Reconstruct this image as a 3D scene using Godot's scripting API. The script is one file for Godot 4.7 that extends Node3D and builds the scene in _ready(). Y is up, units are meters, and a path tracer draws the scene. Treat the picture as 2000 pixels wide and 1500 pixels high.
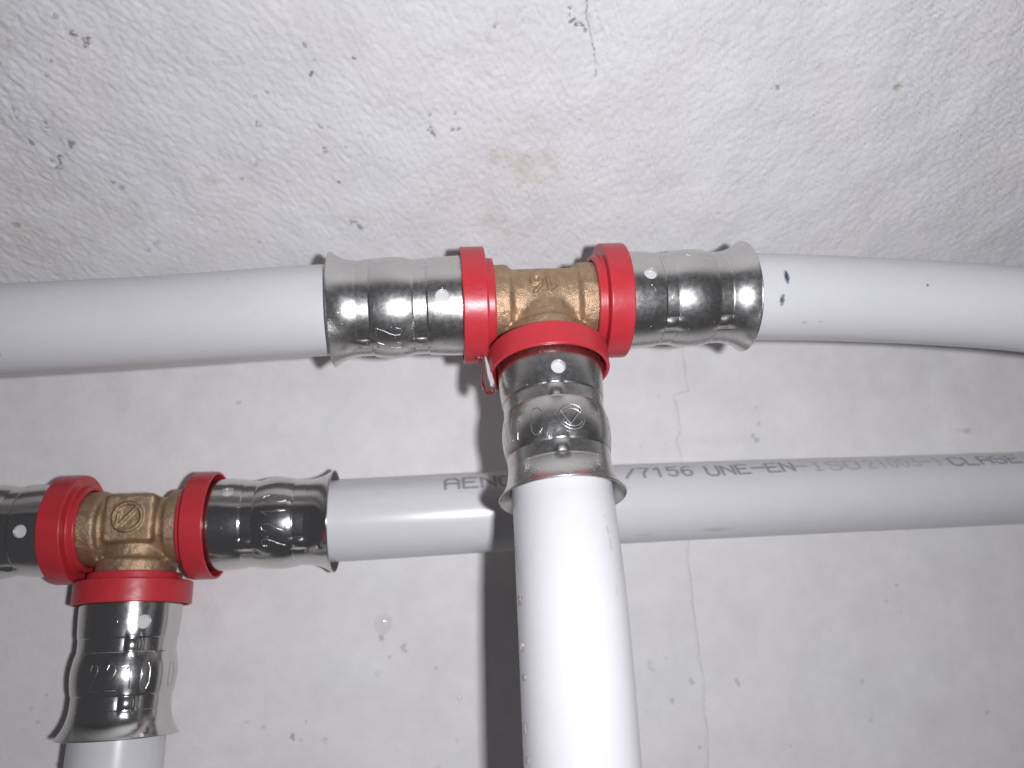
extends Node3D
# Press-fit tee pieces and white multilayer pipes in front of a plastered wall under a sloping soffit.
# All working lengths are millimetres; commit() turns them into metres.

const F := 1500.0          # focal length of the photograph in its own pixels (2000 x 1500)
const CAM_Y := 1200.0      # camera height
const CAM_D := 170.0       # camera to wall
const BEND := deg_to_rad(57.0)   # how far the soffit leans out from the wall
const COVE_R := 20.0
var cam_basis: Basis
var cam_pos := Vector3(0, CAM_Y, CAM_D)
var corner_y := 0.0
var cove_t := 0.0
var cove_l := 0.0
var used_names := {}
var relief_a: FastNoiseLite
var relief_b: FastNoiseLite
var relief_c: FastNoiseLite
var relief_w: FastNoiseLite
var dent_noise: FastNoiseLite

# ------------------------------------------------------------------ helpers
func P(px: float, py: float, depth: float) -> Vector3:      # photo pixel + depth along the lens axis -> mm
	return cam_pos + cam_basis * Vector3((px - 1000.0) / F * depth, (750.0 - py) / F * depth, -depth)

func dir_cam(x: float, y: float, fwd: float) -> Vector3:
	return (cam_basis * Vector3(x, y, -fwd)).normalized()

func proj(p: Vector3) -> Vector2:
	var q := cam_basis.inverse() * (p - cam_pos)
	return Vector2(1000.0 + F * q.x / -q.z, 750.0 - F * q.y / -q.z)

func numbered(called: String) -> String:
	var n: int = used_names.get(called, -1) + 1
	used_names[called] = n
	return called if n == 0 else "%s_%03d" % [called, n]

func tag(o: Node, label: String, category: String, group := "") -> void:
	o.set_meta("label", label)
	o.set_meta("category", category)
	if group != "":
		o.set_meta("group", group)

func thing(called: String, base: Vector3, label: String, category: String, group := "") -> Node3D:
	var o := Node3D.new()
	o.name = numbered(called)
	add_child(o)
	o.position = base * 0.001
	tag(o, label, category, group)
	return o

func noise(sd: int, freq: float, octaves := 1, ridged := false) -> FastNoiseLite:
	var n := FastNoiseLite.new()
	n.seed = sd
	n.noise_type = FastNoiseLite.TYPE_SIMPLEX_SMOOTH
	n.frequency = freq
	n.fractal_type = FastNoiseLite.FRACTAL_NONE if octaves == 1 else (FastNoiseLite.FRACTAL_RIDGED if ridged else FastNoiseLite.FRACTAL_FBM)
	n.fractal_octaves = octaves
	return n

class Soup:
	var v := PackedVector3Array()
	var n := PackedVector3Array()
	var uv := PackedVector2Array()
	var ix := PackedInt32Array()
	func vert(p: Vector3, nn: Vector3, t := Vector2.ZERO) -> int:
		v.append(p); n.append(nn); uv.append(t)
		return v.size() - 1
	func tri(a: int, b: int, c: int) -> void:
		var g := (v[c] - v[a]).cross(v[b] - v[a])
		if g.dot(n[a] + n[b] + n[c]) < 0.0:
			ix.append(a); ix.append(c); ix.append(b)
		else:
			ix.append(a); ix.append(b); ix.append(c)
	func quad(a: int, b: int, c: int, d: int) -> void:
		tri(a, b, c); tri(a, c, d)

func commit(s: Soup, called: String, mat: Material, parent: Node, base := Vector3.ZERO) -> MeshInstance3D:
	var a := []
	a.resize(Mesh.ARRAY_MAX)
	var vv := PackedVector3Array()
	vv.resize(s.v.size())
	for i in s.v.size():
		vv[i] = (s.v[i] - base) * 0.001
	a[Mesh.ARRAY_VERTEX] = vv
	a[Mesh.ARRAY_NORMAL] = s.n
	a[Mesh.ARRAY_TEX_UV] = s.uv
	a[Mesh.ARRAY_INDEX] = s.ix
	var m := ArrayMesh.new()
	m.add_surface_from_arrays(Mesh.PRIMITIVE_TRIANGLES, a)
	m.surface_set_material(0, mat)
	var o := MeshInstance3D.new()
	o.mesh = m
	o.cast_shadow = GeometryInstance3D.SHADOW_CASTING_SETTING_ON
	if parent == self:
		o.name = numbered(called)
		add_child(o)
		o.position = base * 0.001
	else:
		o.name = called
		parent.add_child(o, true)
	return o

# a frame round an axis: up = towards the ring, v = towards the lens, right = up x v
class Frame:
	var o: Vector3
	var up: Vector3
	var v: Vector3
	var r: Vector3
	func _init(origin: Vector3, axis: Vector3, view: Vector3) -> void:
		o = origin
		up = axis.normalized()
		v = (view - up * view.dot(up)).normalized()
		r = up.cross(v)
	func at(s: float, rad: float, th: float) -> Vector3:
		return o + up * s + (v * cos(th) + r * sin(th)) * rad

func lathe(s: Soup, fr: Frame, prof: Array, nseg: int, closed := true) -> void:
	# prof: Vector2(along, radius); smooth normals from neighbouring profile points
	var np := prof.size()
	var start := s.v.size()
	for i in np:
		var a: Vector2 = prof[(i - 1 + np) % np] if (closed or i > 0) else prof[0]
		var b: Vector2 = prof[(i + 1) % np] if (closed or i < np - 1) else prof[np - 1]
		var p: Vector2 = prof[i]
		var t1 := (p - a).normalized()
		var t2 := (b - p).normalized()
		var t := (t1 + t2).normalized()
		for k in nseg + 1:
			var th := TAU * k / nseg
			var rd := fr.v * cos(th) + fr.r * sin(th)
			s.vert(fr.at(p.x, p.y, th), (rd * t.x - fr.up * t.y).normalized(), Vector2(float(k) / nseg, float(i) / np))
	for i in (np if closed else np - 1):
		var j := (i + 1) % np
		for k in nseg:
			s.quad(start + i * (nseg + 1) + k, start + i * (nseg + 1) + k + 1, start + j * (nseg + 1) + k + 1, start + j * (nseg + 1) + k)

func rounded(corners: Array, rad: float) -> Array:      # closed profile with small round edges
	var out := []
	var n := corners.size()
	for i in n:
		var p: Vector2 = corners[i]
		var a: Vector2 = corners[(i - 1 + n) % n]
		var b: Vector2 = corners[(i + 1) % n]
		var da := (a - p).normalized()
		var db := (b - p).normalized()
		var q := minf(rad, minf((a - p).length(), (b - p).length()) * 0.4)
		var p0 := p + da * q
		var p2 := p + db * q
		out.append(p0 + da * minf(0.05, q * 0.2))
		for k in 5:
			var t := k / 4.0
			out.append(p0 * (1 - t) * (1 - t) + p * 2 * t * (1 - t) + p2 * t * t)
		out.append(p2 + db * minf(0.05, q * 0.2))
	return out

# ------------------------------------------------------------------ stroke lettering (drawn into textures)
const GLYPH := {
	"A": [[[0, 0], [0, 4.4], [1, 6], [3, 6], [4, 4.4], [4, 0]], [[0, 2.6], [4, 2.6]]],
	"E": [[[4, 0], [0, 0], [0, 6], [4, 6]], [[0, 3], [3, 3]]],
	"N": [[[0, 0], [0, 6], [4, 0], [4, 6]]],
	"O": [[[1, 0], [0, 1], [0, 5], [1, 6], [3, 6], [4, 5], [4, 1], [3, 0], [1, 0]]],
	"R": [[[0, 0], [0, 6], [3, 6], [4, 5], [4, 4], [3, 3], [0, 3]], [[2, 3], [4, 0]]],
	"U": [[[0, 6], [0, 1], [1, 0], [3, 0], [4, 1], [4, 6]]],
	"I": [[[2, 0], [2, 6]], [[1, 0], [3, 0]], [[1, 6], [3, 6]]],
	"S": [[[4, 5], [3, 6], [1, 6], [0, 5], [0, 4], [1, 3], [3, 3], [4, 2], [4, 1], [3, 0], [1, 0], [0, 1]]],
	"C": [[[4, 5], [3, 6], [1, 6], [0, 5], [0, 1], [1, 0], [3, 0], [4, 1]]],
	"L": [[[0, 6], [0, 0], [4, 0]]],
	"/": [[[0, 0], [4, 6]]],
	"-": [[[0, 3], [4, 3]]],
	"0": [[[1, 0], [0, 1.4], [0, 4.6], [1, 6], [2.6, 6], [3.4, 4.6], [3.4, 1.4], [2.6, 0], [1, 0]]],
	"1": [[[0.6, 4.6], [2, 6], [2, 0]]],
	"2": [[[0, 4.6], [0.6, 5.7], [1.8, 6], [3, 5.5], [3.2, 4.3], [2.4, 3], [1, 1.6], [0, 0], [3.6, 0]]],
	"3": [[[0, 6], [3.4, 6], [1.6, 3.6], [3, 3.2], [3.6, 2], [3, 0.4], [1.4, 0], [0, 0.8]]],
	"5": [[[3.6, 6], [0.4, 6], [0.2, 3.4], [1.8, 3.9], [3.3, 3.2], [3.6, 1.8], [2.8, 0.3], [1.4, 0], [0, 0.8]]],
	"6": [[[3.4, 5.6], [2.2, 6], [0.8, 5], [0, 3], [0, 1.4], [1, 0], [2.6, 0], [3.6, 1.2], [3.4, 2.6], [2.2, 3.4], [0.8, 3], [0, 1.6]]],
	"7": [[[0, 6], [4, 6], [1.6, 2.4], [1.4, 0]]],
}

func stroke_field(buf: PackedFloat32Array, w: int, h: int, a: Vector2, b: Vector2, half: float, amount: float, wrap := true) -> void:
	# lowers buf along a segment by `amount` with a rounded cross-section
	var x0 := int(floor(minf(a.x, b.x) - half - 1)); var x1 := int(ceil(maxf(a.x, b.x) + half + 1))
	var y0 := maxi(0, int(floor(minf(a.y, b.y) - half - 1))); var y1 := mini(h - 1, int(ceil(maxf(a.y, b.y) + half + 1)))
	var ab := b - a
	var l2 := maxf(ab.length_squared(), 1e-6)
	for y in range(y0, y1 + 1):
		for x in range(x0, x1 + 1):
			var q := Vector2(x, y)
			var t := clampf((q - a).dot(ab) / l2, 0.0, 1.0)
			var d := q.distance_to(a + ab * t) / half
			if d < 1.0:
				var xx := posmod(x, w) if wrap else x
				if xx < 0 or xx >= w:
					continue
				var val := amount * (1.0 - d * d)
				var k := y * w + xx
				if val > buf[k]:
					buf[k] = val

func text_field(buf: PackedFloat32Array, w: int, h: int, txt: String, at: Vector2, ux: Vector2, uy: Vector2, pitch: float, half: float, amount: float) -> void:
	# at: lower left corner in texture pixels, ux / uy: one glyph grid unit along and up
	for i in txt.length():
		var g: Array = GLYPH.get(txt[i], [])
		var o := at + ux * (pitch * i)
		for line in g:
			for k in line.size() - 1:
				stroke_field(buf, w, h, o + ux * line[k][0] + uy * line[k][1], o + ux * line[k + 1][0] + uy * line[k + 1][1], half, amount)

# ------------------------------------------------------------------ wall and soffit
func wall_point(s: float) -> Vector3:       # (0, y, z) on the bare profile
	var y0 := corner_y - cove_t
	if s < -cove_l * 0.5:
		return Vector3(0, y0 + s + cove_l * 0.5, 0)
	var ph := minf((s + cove_l * 0.5) / COVE_R, BEND)
	var p := Vector3(0, y0 + COVE_R * sin(ph), COVE_R - COVE_R * cos(ph))
	if s > cove_l * 0.5:
		p += Vector3(0, cos(BEND), sin(BEND)) * (s - cove_l * 0.5)
	return p

func wall_normal(s: float) -> Vector3:
	var ph := clampf((s + cove_l * 0.5) / COVE_R, 0.0, BEND)
	return Vector3(0, -sin(ph), cos(ph))

func hit(px: float, py: float) -> Vector2:     # photo pixel -> (x, s) on the wall or soffit
	var d := cam_basis * Vector3((px - 1000.0) / F, (750.0 - py) / F, -1)
	var p := cam_pos + d * (-cam_pos.z / d.z)
	var y0 := corner_y - cove_t
	if p.y < y0:
		return Vector2(p.x, p.y - y0 - cove_l * 0.5)
	var nn := Vector3(0, -sin(BEND), cos(BEND))
	var c := Vector3(0, corner_y, 0)
	p = cam_pos + d * ((c - cam_pos).dot(nn) / d.dot(nn))
	var e := (p - c).dot(Vector3(0, cos(BEND), sin(BEND)))
	if e > cove_t:
		return Vector2(p.x, cove_l * 0.5 + e - cove_t)
	return Vector2(p.x, e / cove_t * cove_l * 0.5)

func soffit_relief(x: float, s: float) -> float:
	var wx := relief_w.get_noise_2d(x, s) * 1.6
	var wy := relief_w.get_noise_2d(x + 311.0, s - 97.0) * 1.6
	var amt := smoothstep(-10.0, 55.0, s)
	var side := 0.75 + 0.45 * smoothstep(-20.0, -110.0, x) + 0.2 * smoothstep(60.0, 130.0, x)
	var r1 := relief_a.get_noise_2d(x + wx, (s + wy) * 1.25)
	var r2 := relief_b.get_noise_2d(x, s)
	var r3 := relief_c.get_noise_2d(x, s)
	return r1 * (0.1 + 0.21 * amt) * side + r2 * 0.42 + r3 * 0.09 * (0.5 + amt)

func wall_relief(x: float, s: float) -> float:
	var near := smoothstep(-30.0, 0.0, s)
	var wx := relief_w.get_noise_2d(x, s) * 1.6
	var r1 := relief_a.get_noise_2d(x + wx, s * 1.25)
	return relief_b.get_noise_2d(x, s) * (0.16 + 0.26 * near) + r1 * (0.015 + 0.035 * near) + relief_c.get_noise_2d(x, s) * 0.02

func surface_sheet(called: String, s0: float, s1: float, mat: Material, is_wall: bool) -> void:
	var xs := PackedFloat32Array()
	var x := -400.0
	while x < 425.0:
		xs.append(x)
		x += 0.5 if (x > -150.0 and x < 165.0) else 5.0
	var ss := PackedFloat32Array()
	var s := s0
	while s < s1:
		ss.append(s)
		s += 0.5 if (s > -115.0 and s < 110.0) else 5.0
	ss.append(s1)
	var nx := xs.size()
	var ns := ss.size()
	var pos := PackedVector3Array()
	pos.resize(nx * ns)
	for j in ns:
		var b := wall_point(ss[j])
		var nn := wall_normal(ss[j])
		var blend := smoothstep(-14.0, 14.0, ss[j])
		for i in nx:
			var hgt := 0.0
			if blend <= 0.0:
				hgt = wall_relief(xs[i], ss[j])
			elif blend >= 1.0:
				hgt = soffit_relief(xs[i], ss[j])
			else:
				hgt = lerpf(wall_relief(xs[i], ss[j]), soffit_relief(xs[i], ss[j]), blend)
			pos[j * nx + i] = b + Vector3(xs[i], 0, 0) + nn * hgt
	var so := Soup.new()
	for j in ns:
		for i in nx:
			var dx := pos[j * nx + mini(i + 1, nx - 1)] - pos[j * nx + maxi(i - 1, 0)]
			var ds := pos[mini(j + 1, ns - 1) * nx + i] - pos[maxi(j - 1, 0) * nx + i]
			so.vert(pos[j * nx + i], dx.cross(ds).normalized(), Vector2((xs[i] + 205.0) / 410.0, absf(ss[j]) / 205.0))
	for j in ns - 1:
		for i in nx - 1:
			var a := j * nx + i
			so.ix.append_array(PackedInt32Array([a, a + nx, a + 1, a + 1, a + nx, a + nx + 1]))
	# back and edges, so the plaster is a slab
	var thick := 30.0
	var edge := []
	for j in ns: edge.append(j * nx)
	for i in range(1, nx): edge.append((ns - 1) * nx + i)
	for j in range(ns - 2, -1, -1): edge.append(j * nx + nx - 1)
	for i in range(nx - 2, 0, -1): edge.append(i)
	var back_n := -wall_normal((s0 + s1) * 0.5)
	var ring_a := []
	var ring_b := []
	for k in edge.size():
		var p: Vector3 = so.v[edge[k]]
		var sv: float = ss[int(edge[k]) / nx]
		ring_a.append(p)
		ring_b.append(p - wall_normal(sv) * thick)
	var mid := Vector3.ZERO
	for p in ring_b: mid += p / ring_b.size()
	var mi := so.vert(mid, back_n, Vector2(0.5, 0.5))
	for k in edge.size():
		var k2 := (k + 1) % edge.size()
		var out: Vector3 = ((ring_a[k] + ring_b[k2]) * 0.5 - mid)
		out = (out - back_n * out.dot(back_n)).normalized()
		var q := [so.vert(ring_a[k], out), so.vert(ring_a[k2], out), so.vert(ring_b[k2], out), so.vert(ring_b[k], out)]
		if is_wall and sheet_edge_inner(ring_a[k], ring_a[k2]) or (not is_wall and sheet_edge_inner(ring_a[k], ring_a[k2])):
			pass
		else:
			so.quad(q[0], q[1], q[2], q[3])
		var b1 := so.vert(ring_b[k], back_n)
		var b2 := so.vert(ring_b[k2], back_n)
		so.tri(mi, b1, b2)
	var o := commit(so, called, mat, self, Vector3(0, CAM_Y, 0))
	o.set_meta("kind", "structure")

func sheet_edge_inner(a: Vector3, b: Vector3) -> bool:     # the shared edge of wall and soffit in the cove gets no end face
	var c := wall_point(0.0)
	return absf(a.y - c.y) < 2.0 and absf(b.y - c.y) < 2.0 and absf(a.z - c.z) < 2.0 and absf(b.x - a.x) > 0.01

var tex_w := 2048
var tex_h := 1024
func tex_at(px: float, py: float) -> Vector2:
	var q := hit(px, py)
	return Vector2((q.x + 205.0) / 410.0 * tex_w, absf(q.y) / 205.0 * tex_h)

func blot(buf: PackedFloat32Array, c: Vector2, rx: float, ry: float, amount: float, rough: FastNoiseLite) -> void:
	var m := maxf(rx, ry) * 1.6
	for y in range(maxi(0, int(c.y - m)), mini(tex_h - 1, int(c.y + m)) + 1):
		for x in range(maxi(0, int(c.x - m)), mini(tex_w - 1, int(c.x + m)) + 1):
			var d := Vector2((x - c.x) / rx, (y - c.y) / ry).length() + rough.get_noise_2d(x, y) * 0.55
			var val := amount * clampf((1.0 - d) / 0.8, 0.0, 1.0)
			var k := y * tex_w + x
			buf[k] = maxf(buf[k], val)

func plaster_material(is_wall: bool) -> StandardMaterial3D:
	var dark := PackedFloat32Array(); dark.resize(tex_w * tex_h)
	var brown := PackedFloat32Array(); brown.resize(tex_w * tex_h)
	var dig := PackedFloat32Array(); dig.resize(tex_w * tex_h)
	var rough := noise(77, 0.12, 3)
	var rough_big := noise(78, 0.05, 4)
	var sx := tex_w / 410.0 * 0.11        # texture pixels for one photo pixel, about
	var specks := []
	var stains := []
	var cracks := []
	if not is_wall:
		specks = [[110, 33, 5, .5], [140, 63, 5, .8], [147, 68, 4, .8], [162, 77, 4, .7], [169, 73, 5, .85], [168, 85, 4, .8], [167, 92, 4, .85],
			[100, 120, 3, .5], [90, 148, 4, .6], [25, 215, 4, .5], [33, 230, 4, .5], [88, 240, 4, .7], [90, 250, 4, .6], [60, 280, 5, .7], [140, 281, 9, .75], [133, 275, 6, .6],
			[116, 308, 6, .8], [118, 318, 5, .75], [100, 313, 5, .6], [110, 327, 4, .7], [118, 328, 4, .7], [220, 357, 5, .6], [235, 366, 6, .7], [30, 442, 8, .5], [288, 490, 6, .5],
			[595, 90, 5, .7], [606, 148, 6, .8], [612, 117, 4, .4], [520, 180, 4, .4], [498, 190, 4, .3], [503, 243, 7, .6], [625, 246, 5, .5], [634, 291, 5, .6], [635, 299, 5, .6], [640, 247, 3, .4],
			[500, 318, 5, .4], [472, 350, 5, .4], [660, 358, 5, .7], [675, 286, 3, .4], [689, 115, 4, .7], [688, 434, 7, .6], [698, 441, 7, .6], [703, 446, 5, .6], [505, 474, 5, .4],
			[838, 226, 4, .6], [840, 250, 3, .6], [836, 257, 3, .6], [845, 260, 6, .75], [888, 222, 4, .5], [883, 256, 4, .6], [895, 255, 4, .6],
			[1111, 18, 4, .75], [1111, 31, 3, .6], [1116, 43, 6, .85], [1124, 49, 5, .8], [1135, 50, 6, .8], [1143, 60, 5, .75], [965, 52, 3, .5],
			[1514, 173, 6, .55], [1474, 215, 5, .3], [1749, 171, 6, .45], [1402, 415, 6, .35], [1545, 325, 9, .14], [1440, 359, 9, .16], [1413, 80, 12, .12], [1485, 48, 14, .12], [1875, 265, 3, .4], [1780, 168, 3, .4],
			[130, 300, 4, .3], [310, 475, 10, .25], [925, 310, 4, .2], [1160, 355, 5, .2], [960, 375, 6, .15], [1820, 12, 6, .2]]
		stains = [[1030, 325, 62, 26, .5], [965, 310, 20, 14, .42], [1000, 300, 30, 12, .35], [1080, 330, 30, 20, .32], [960, 430, 38, 18, .4], [1000, 455, 50, 16, .28], [1050, 395, 22, 8, .16],
			[952, 72, 9, 6, .75], [968, 35, 5, 9, .45], [893, 92, 6, 5, .4], [1750, 171, 12, 6, .7], [1720, 169, 7, 4, .4], [1595, 128, 10, 6, .42], [1610, 140, 22, 4, .3], [220, 430, 90, 34, .34], [100, 370, 80, 24, .26],
			[260, 400, 26, 8, .4], [290, 425, 22, 8, .4], [410, 350, 18, 8, .4], [480, 400, 30, 6, .3], [600, 385, 22, 6, .25], [410, 412, 36, 6, .3], [40, 375, 30, 8, .35], [15, 335, 26, 12, .3],
			[60, 470, 120, 26, .28], [460, 470, 60, 14, .2], [5, 60, 26, 30, .3], [12, 2, 8, 6, .5], [1960, 330, 120, 60, .12], [700, 420, 50, 10, .2], [840, 430, 60, 14, .18]]
		cracks = [[[1145, 0], [1144, 30], [1150, 55], [1155, 80], [1160, 105], [1162, 125], [1162, 150]]]
	else:
		specks = [[745, 1243, 6, .4], [788, 1266, 8, .32], [760, 1283, 5, .3], [570, 1440, 7, .5], [585, 1447, 5, .3], [480, 1410, 5, .2], [1478, 857, 9, .45], [1470, 850, 6, .4], [1300, 865, 3, .2], [1480, 826, 6, .3],
			[1475, 795, 6, .22], [1436, 811, 5, .2], [1885, 838, 16, .3], [1250, 871, 4, .2], [1350, 1330, 9, .32], [1310, 1372, 10, .3], [1270, 1300, 12, .2], [1440, 1333, 8, .4], [1300, 1285, 4, .3], [1366, 1460, 5, .35],
			[1685, 1330, 6, .25], [1750, 1142, 5, .4], [1730, 1175, 5, .25], [1927, 1391, 5, .35], [1700, 1405, 5, .3], [1760, 1195, 5, .15], [1543, 1455, 4, .3], [1260, 1390, 4, .2], [490, 755, 6, .25], [850, 1303, 5, .3],
			[60, 1385, 5, .4], [90, 1358, 4, .3], [75, 1408, 6, .3], [110, 1490, 5, .3], [400, 1190, 5, .1], [633, 1446, 7, .22], [515, 1420, 5, .25], [595, 1408, 5, .25], [1253, 745, 5, .22]]
		stains = [[440, 1320, 60, 24, .2], [420, 1230, 40, 24, .14], [745, 1250, 7, 9, .55], [790, 1268, 8, 9, .45], [571, 1440, 6, 14, .7], [1400, 860, 110, 14, .2], [1480, 857, 10, 6, .3], [1880, 840, 36, 8, .32], [1700, 1330, 80, 60, .08],
			[1850, 1400, 110, 50, .14], [1760, 760, 120, 30, .14], [560, 850, 30, 12, .14], [100, 1450, 60, 40, .12], [1250, 990, 40, 14, .1], [460, 1465, 60, 14, .14], [1920, 1180, 60, 120, .1]]
		cracks = [[[1325, 660], [1318, 700], [1310, 735], [1316, 770], [1325, 810], [1328, 840], [1322, 860], [1330, 890], [1340, 960], [1345, 1050], [1342, 1090], [1350, 1140], [1352, 1180], [1362, 1240], [1366, 1290], [1375, 1330], [1374, 1380], [1382, 1430], [1382, 1500], [1390, 1560]]]
	var jit := RandomNumberGenerator.new()
	jit.seed = 5
	for q in specks:
		var c := tex_at(q[0], q[1])
		var r := maxf(0.9, q[2] * sx * 0.72)
		for k in 3:
			var e := Vector2.from_angle(jit.randf() * TAU) * r * jit.randf_range(0.2, 1.3)
			var e2 := Vector2.from_angle(jit.randf() * TAU) * r * jit.randf_range(0.2, 1.1)
			stroke_field(dark, tex_w, tex_h, c + e, c + e2, maxf(0.9, r * jit.randf_range(0.35, 0.75)), q[3] * jit.randf_range(0.6, 1.0), false)
		if q[3] > 0.45:
			stroke_field(dig, tex_w, tex_h, c, c + Vector2(0.3, 0.2), r * 1.6, 0.8, false)
	for q in stains:
		blot(brown, tex_at(q[0], q[1]), q[2] * sx, q[3] * sx * (1.9 if not is_wall else 1.0), q[4] * 0.7, rough_big)
	for c in cracks:
		for k in c.size() - 1:
			var a := tex_at(c[k][0], c[k][1])
			var b := tex_at(c[k + 1][0], c[k + 1][1])
			var steps := 8
			var last := a
			for i in steps:
				var t := (i + 1.0) / steps
				var p := a.lerp(b, t) + Vector2(jit.randf_range(-0.55, 0.55), 0)
				var gap := (not is_wall) and jit.randf() < 0.22
				if not gap:
					stroke_field(dark, tex_w, tex_h, last, p, 1.3 if is_wall else 1.1, (0.26 if is_wall else 0.6) * jit.randf_range(0.25, 1.0), false)
					stroke_field(dig, tex_w, tex_h, last, p, 3.0, 0.55 if is_wall else 0.8, false)
				last = p
	var base_c := Vector3(0.73, 0.715, 0.70) if is_wall else Vector3(0.70, 0.695, 0.69)
	var mott := noise(21 if is_wall else 22, 0.012, 4)
	var tint := noise(23 if is_wall else 24, 0.006, 2)
	var grain := noise(25, 0.35, 2)
	var bytes := PackedByteArray(); bytes.resize(tex_w * tex_h * 3)
	var hb := PackedFloat32Array(); hb.resize(tex_w * tex_h)
	var mi := mott.get_image(tex_w, tex_h, false, false, false).get_data()
	var ti := tint.get_image(tex_w, tex_h, false, false, false).get_data()
	var gi := grain.get_image(tex_w, tex_h, false, false, false).get_data()
	var blotch := noise(27, 0.045, 3).get_image(tex_w, tex_h, false, false, false).get_data()
	var fine := noise(26, 0.15 if not is_wall else 0.12, 3, false)
	fine.domain_warp_enabled = true
	fine.domain_warp_amplitude = 6.0
	fine.domain_warp_frequency = 0.05
	var fi := fine.get_image(tex_w, tex_h, false, false, false).get_data()
	var k_fine := 0.22 if is_wall else 0.78
	for k in tex_w * tex_h:
		var m := (mi[k] - 128) / 128.0
		var t := (ti[k] - 128) / 128.0
		var g := (gi[k] - 128) / 128.0
		var bl := (blotch[k] - 128) / 128.0
		var l := 1.0 + m * 0.06 + g * 0.015 + bl * (0.035 if is_wall else 0.02)
		var br := brown[k] * clampf(0.8 + 0.4 * m + 0.9 * bl + 0.3 * g, 0.0, 1.3)
		var dk := 1.0 - dark[k] * 0.93
		var r := (base_c.x + t * 0.012) * l * (1.0 - 0.36 * br) * dk
		var gg := (base_c.y - t * 0.006) * l * (1.0 - 0.46 * br) * dk
		var b := (base_c.z - t * 0.004) * l * (1.0 - 0.6 * br) * dk
		bytes[k * 3] = int(255.0 * pow(clampf(r, 0, 1), 0.4545))
		bytes[k * 3 + 1] = int(255.0 * pow(clampf(gg, 0, 1), 0.4545))
		bytes[k * 3 + 2] = int(255.0 * pow(clampf(b, 0, 1), 0.4545))
		var amt := 1.0
		if not is_wall:
			# the stipple is coarser away from the corner and on the side of the dark specks
			var sx2 := (k % tex_w) * 410.0 / tex_w - 205.0
			amt = (0.55 + 0.6 * smoothstep(5.0, 60.0, float(k / tex_w) * 205.0 / tex_h)) * (0.95 + 0.6 * smoothstep(-20.0, -100.0, sx2))
		hb[k] = 0.5 + (fi[k] - 128) / 256.0 * k_fine * amt + g * 0.012 - dig[k] * 0.8
	var mat := StandardMaterial3D.new()
	mat.resource_name = "painted_plaster"
	mat.albedo_texture = ImageTexture.create_from_image(Image.create_from_data(tex_w, tex_h, false, Image.FORMAT_RGB8, bytes))
	mat.roughness = 0.72
	mat.metallic_specular = 0.35
	mat.heightmap_enabled = true
	mat.heightmap_scale = 0.016
	mat.heightmap_texture = ImageTexture.create_from_image(Image.create_from_data(tex_w, tex_h, false, Image.FORMAT_RF, hb.to_byte_array()))
	return mat

# ------------------------------------------------------------------ pressed steel sleeve
const S_END := 37.0
func sleeve_profile(s: float) -> float:
	if s < 20.6:
		var t := maxf(0.0, (s - 14.6) / 6.0)
		return lerpf(8.84 - 0.36 * t * t, 8.34, smoothstep(20.5, 20.6, s))
	if s < 23.1:
		return lerpf(8.34, 8.44, smoothstep(23.0, 23.1, s))
	if s < 30.2:
		var t := (s - 26.65) / 3.55
		return lerpf(8.44 + 0.46 * (1.0 - t * t), 8.34, smoothstep(30.1, 30.2, s))
	if s < 32.6:
		return lerpf(8.34, 8.38, smoothstep(32.5, 32.6, s))
	var t := clampf((s - 32.6) / 4.4, 0.0, 1.0)
	return 8.38 + 0.42 * t + 1.35 * pow(t, 2.4)

func sleeve_r(s: float, th: float, o: Dictionary) -> float:
	var r := sleeve_profile(s)
	for f in [o.fin, o.fin + PI]:
		var d := wrapf(th - f, -PI, PI) / deg_to_rad(8.5)
		if absf(d) < 2.2:
			var pinch := exp(-pow(absf(d), 3.0) * 1.2)
			var groove := exp(-pow((s - 21.8) / 1.5, 2.0)) + exp(-pow((s - 31.5) / 1.4, 2.0))
			r += pinch * groove * 0.42 - 0.12 * exp(-pow(absf(d) - 1.1, 2.0) * 14.0) * groove
	r += dent_noise.get_noise_3d(s * 0.8 + o.sd * 50.0, cos(th) * 7.0, sin(th) * 7.0) * 0.045 * smoothstep(12.0, 18.0, s)
	return r

func sleeve_n(fr: Frame, s: float, th: float, o: Dictionary) -> Vector3:
	var e := 0.07
	var et := 0.012
	var a := fr.at(s + e, sleeve_r(s + e, th, o), th) - fr.at(s - e, sleeve_r(s - e, th, o), th)
	var b := fr.at(s, sleeve_r(s, th + et, o), th + et) - fr.at(s, sleeve_r(s, th - et, o), th - et)
	var n := a.cross(b).normalized()
	var rd := fr.v * cos(th) + fr.r * sin(th)
	return n if n.dot(rd) > 0 else -n

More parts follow.
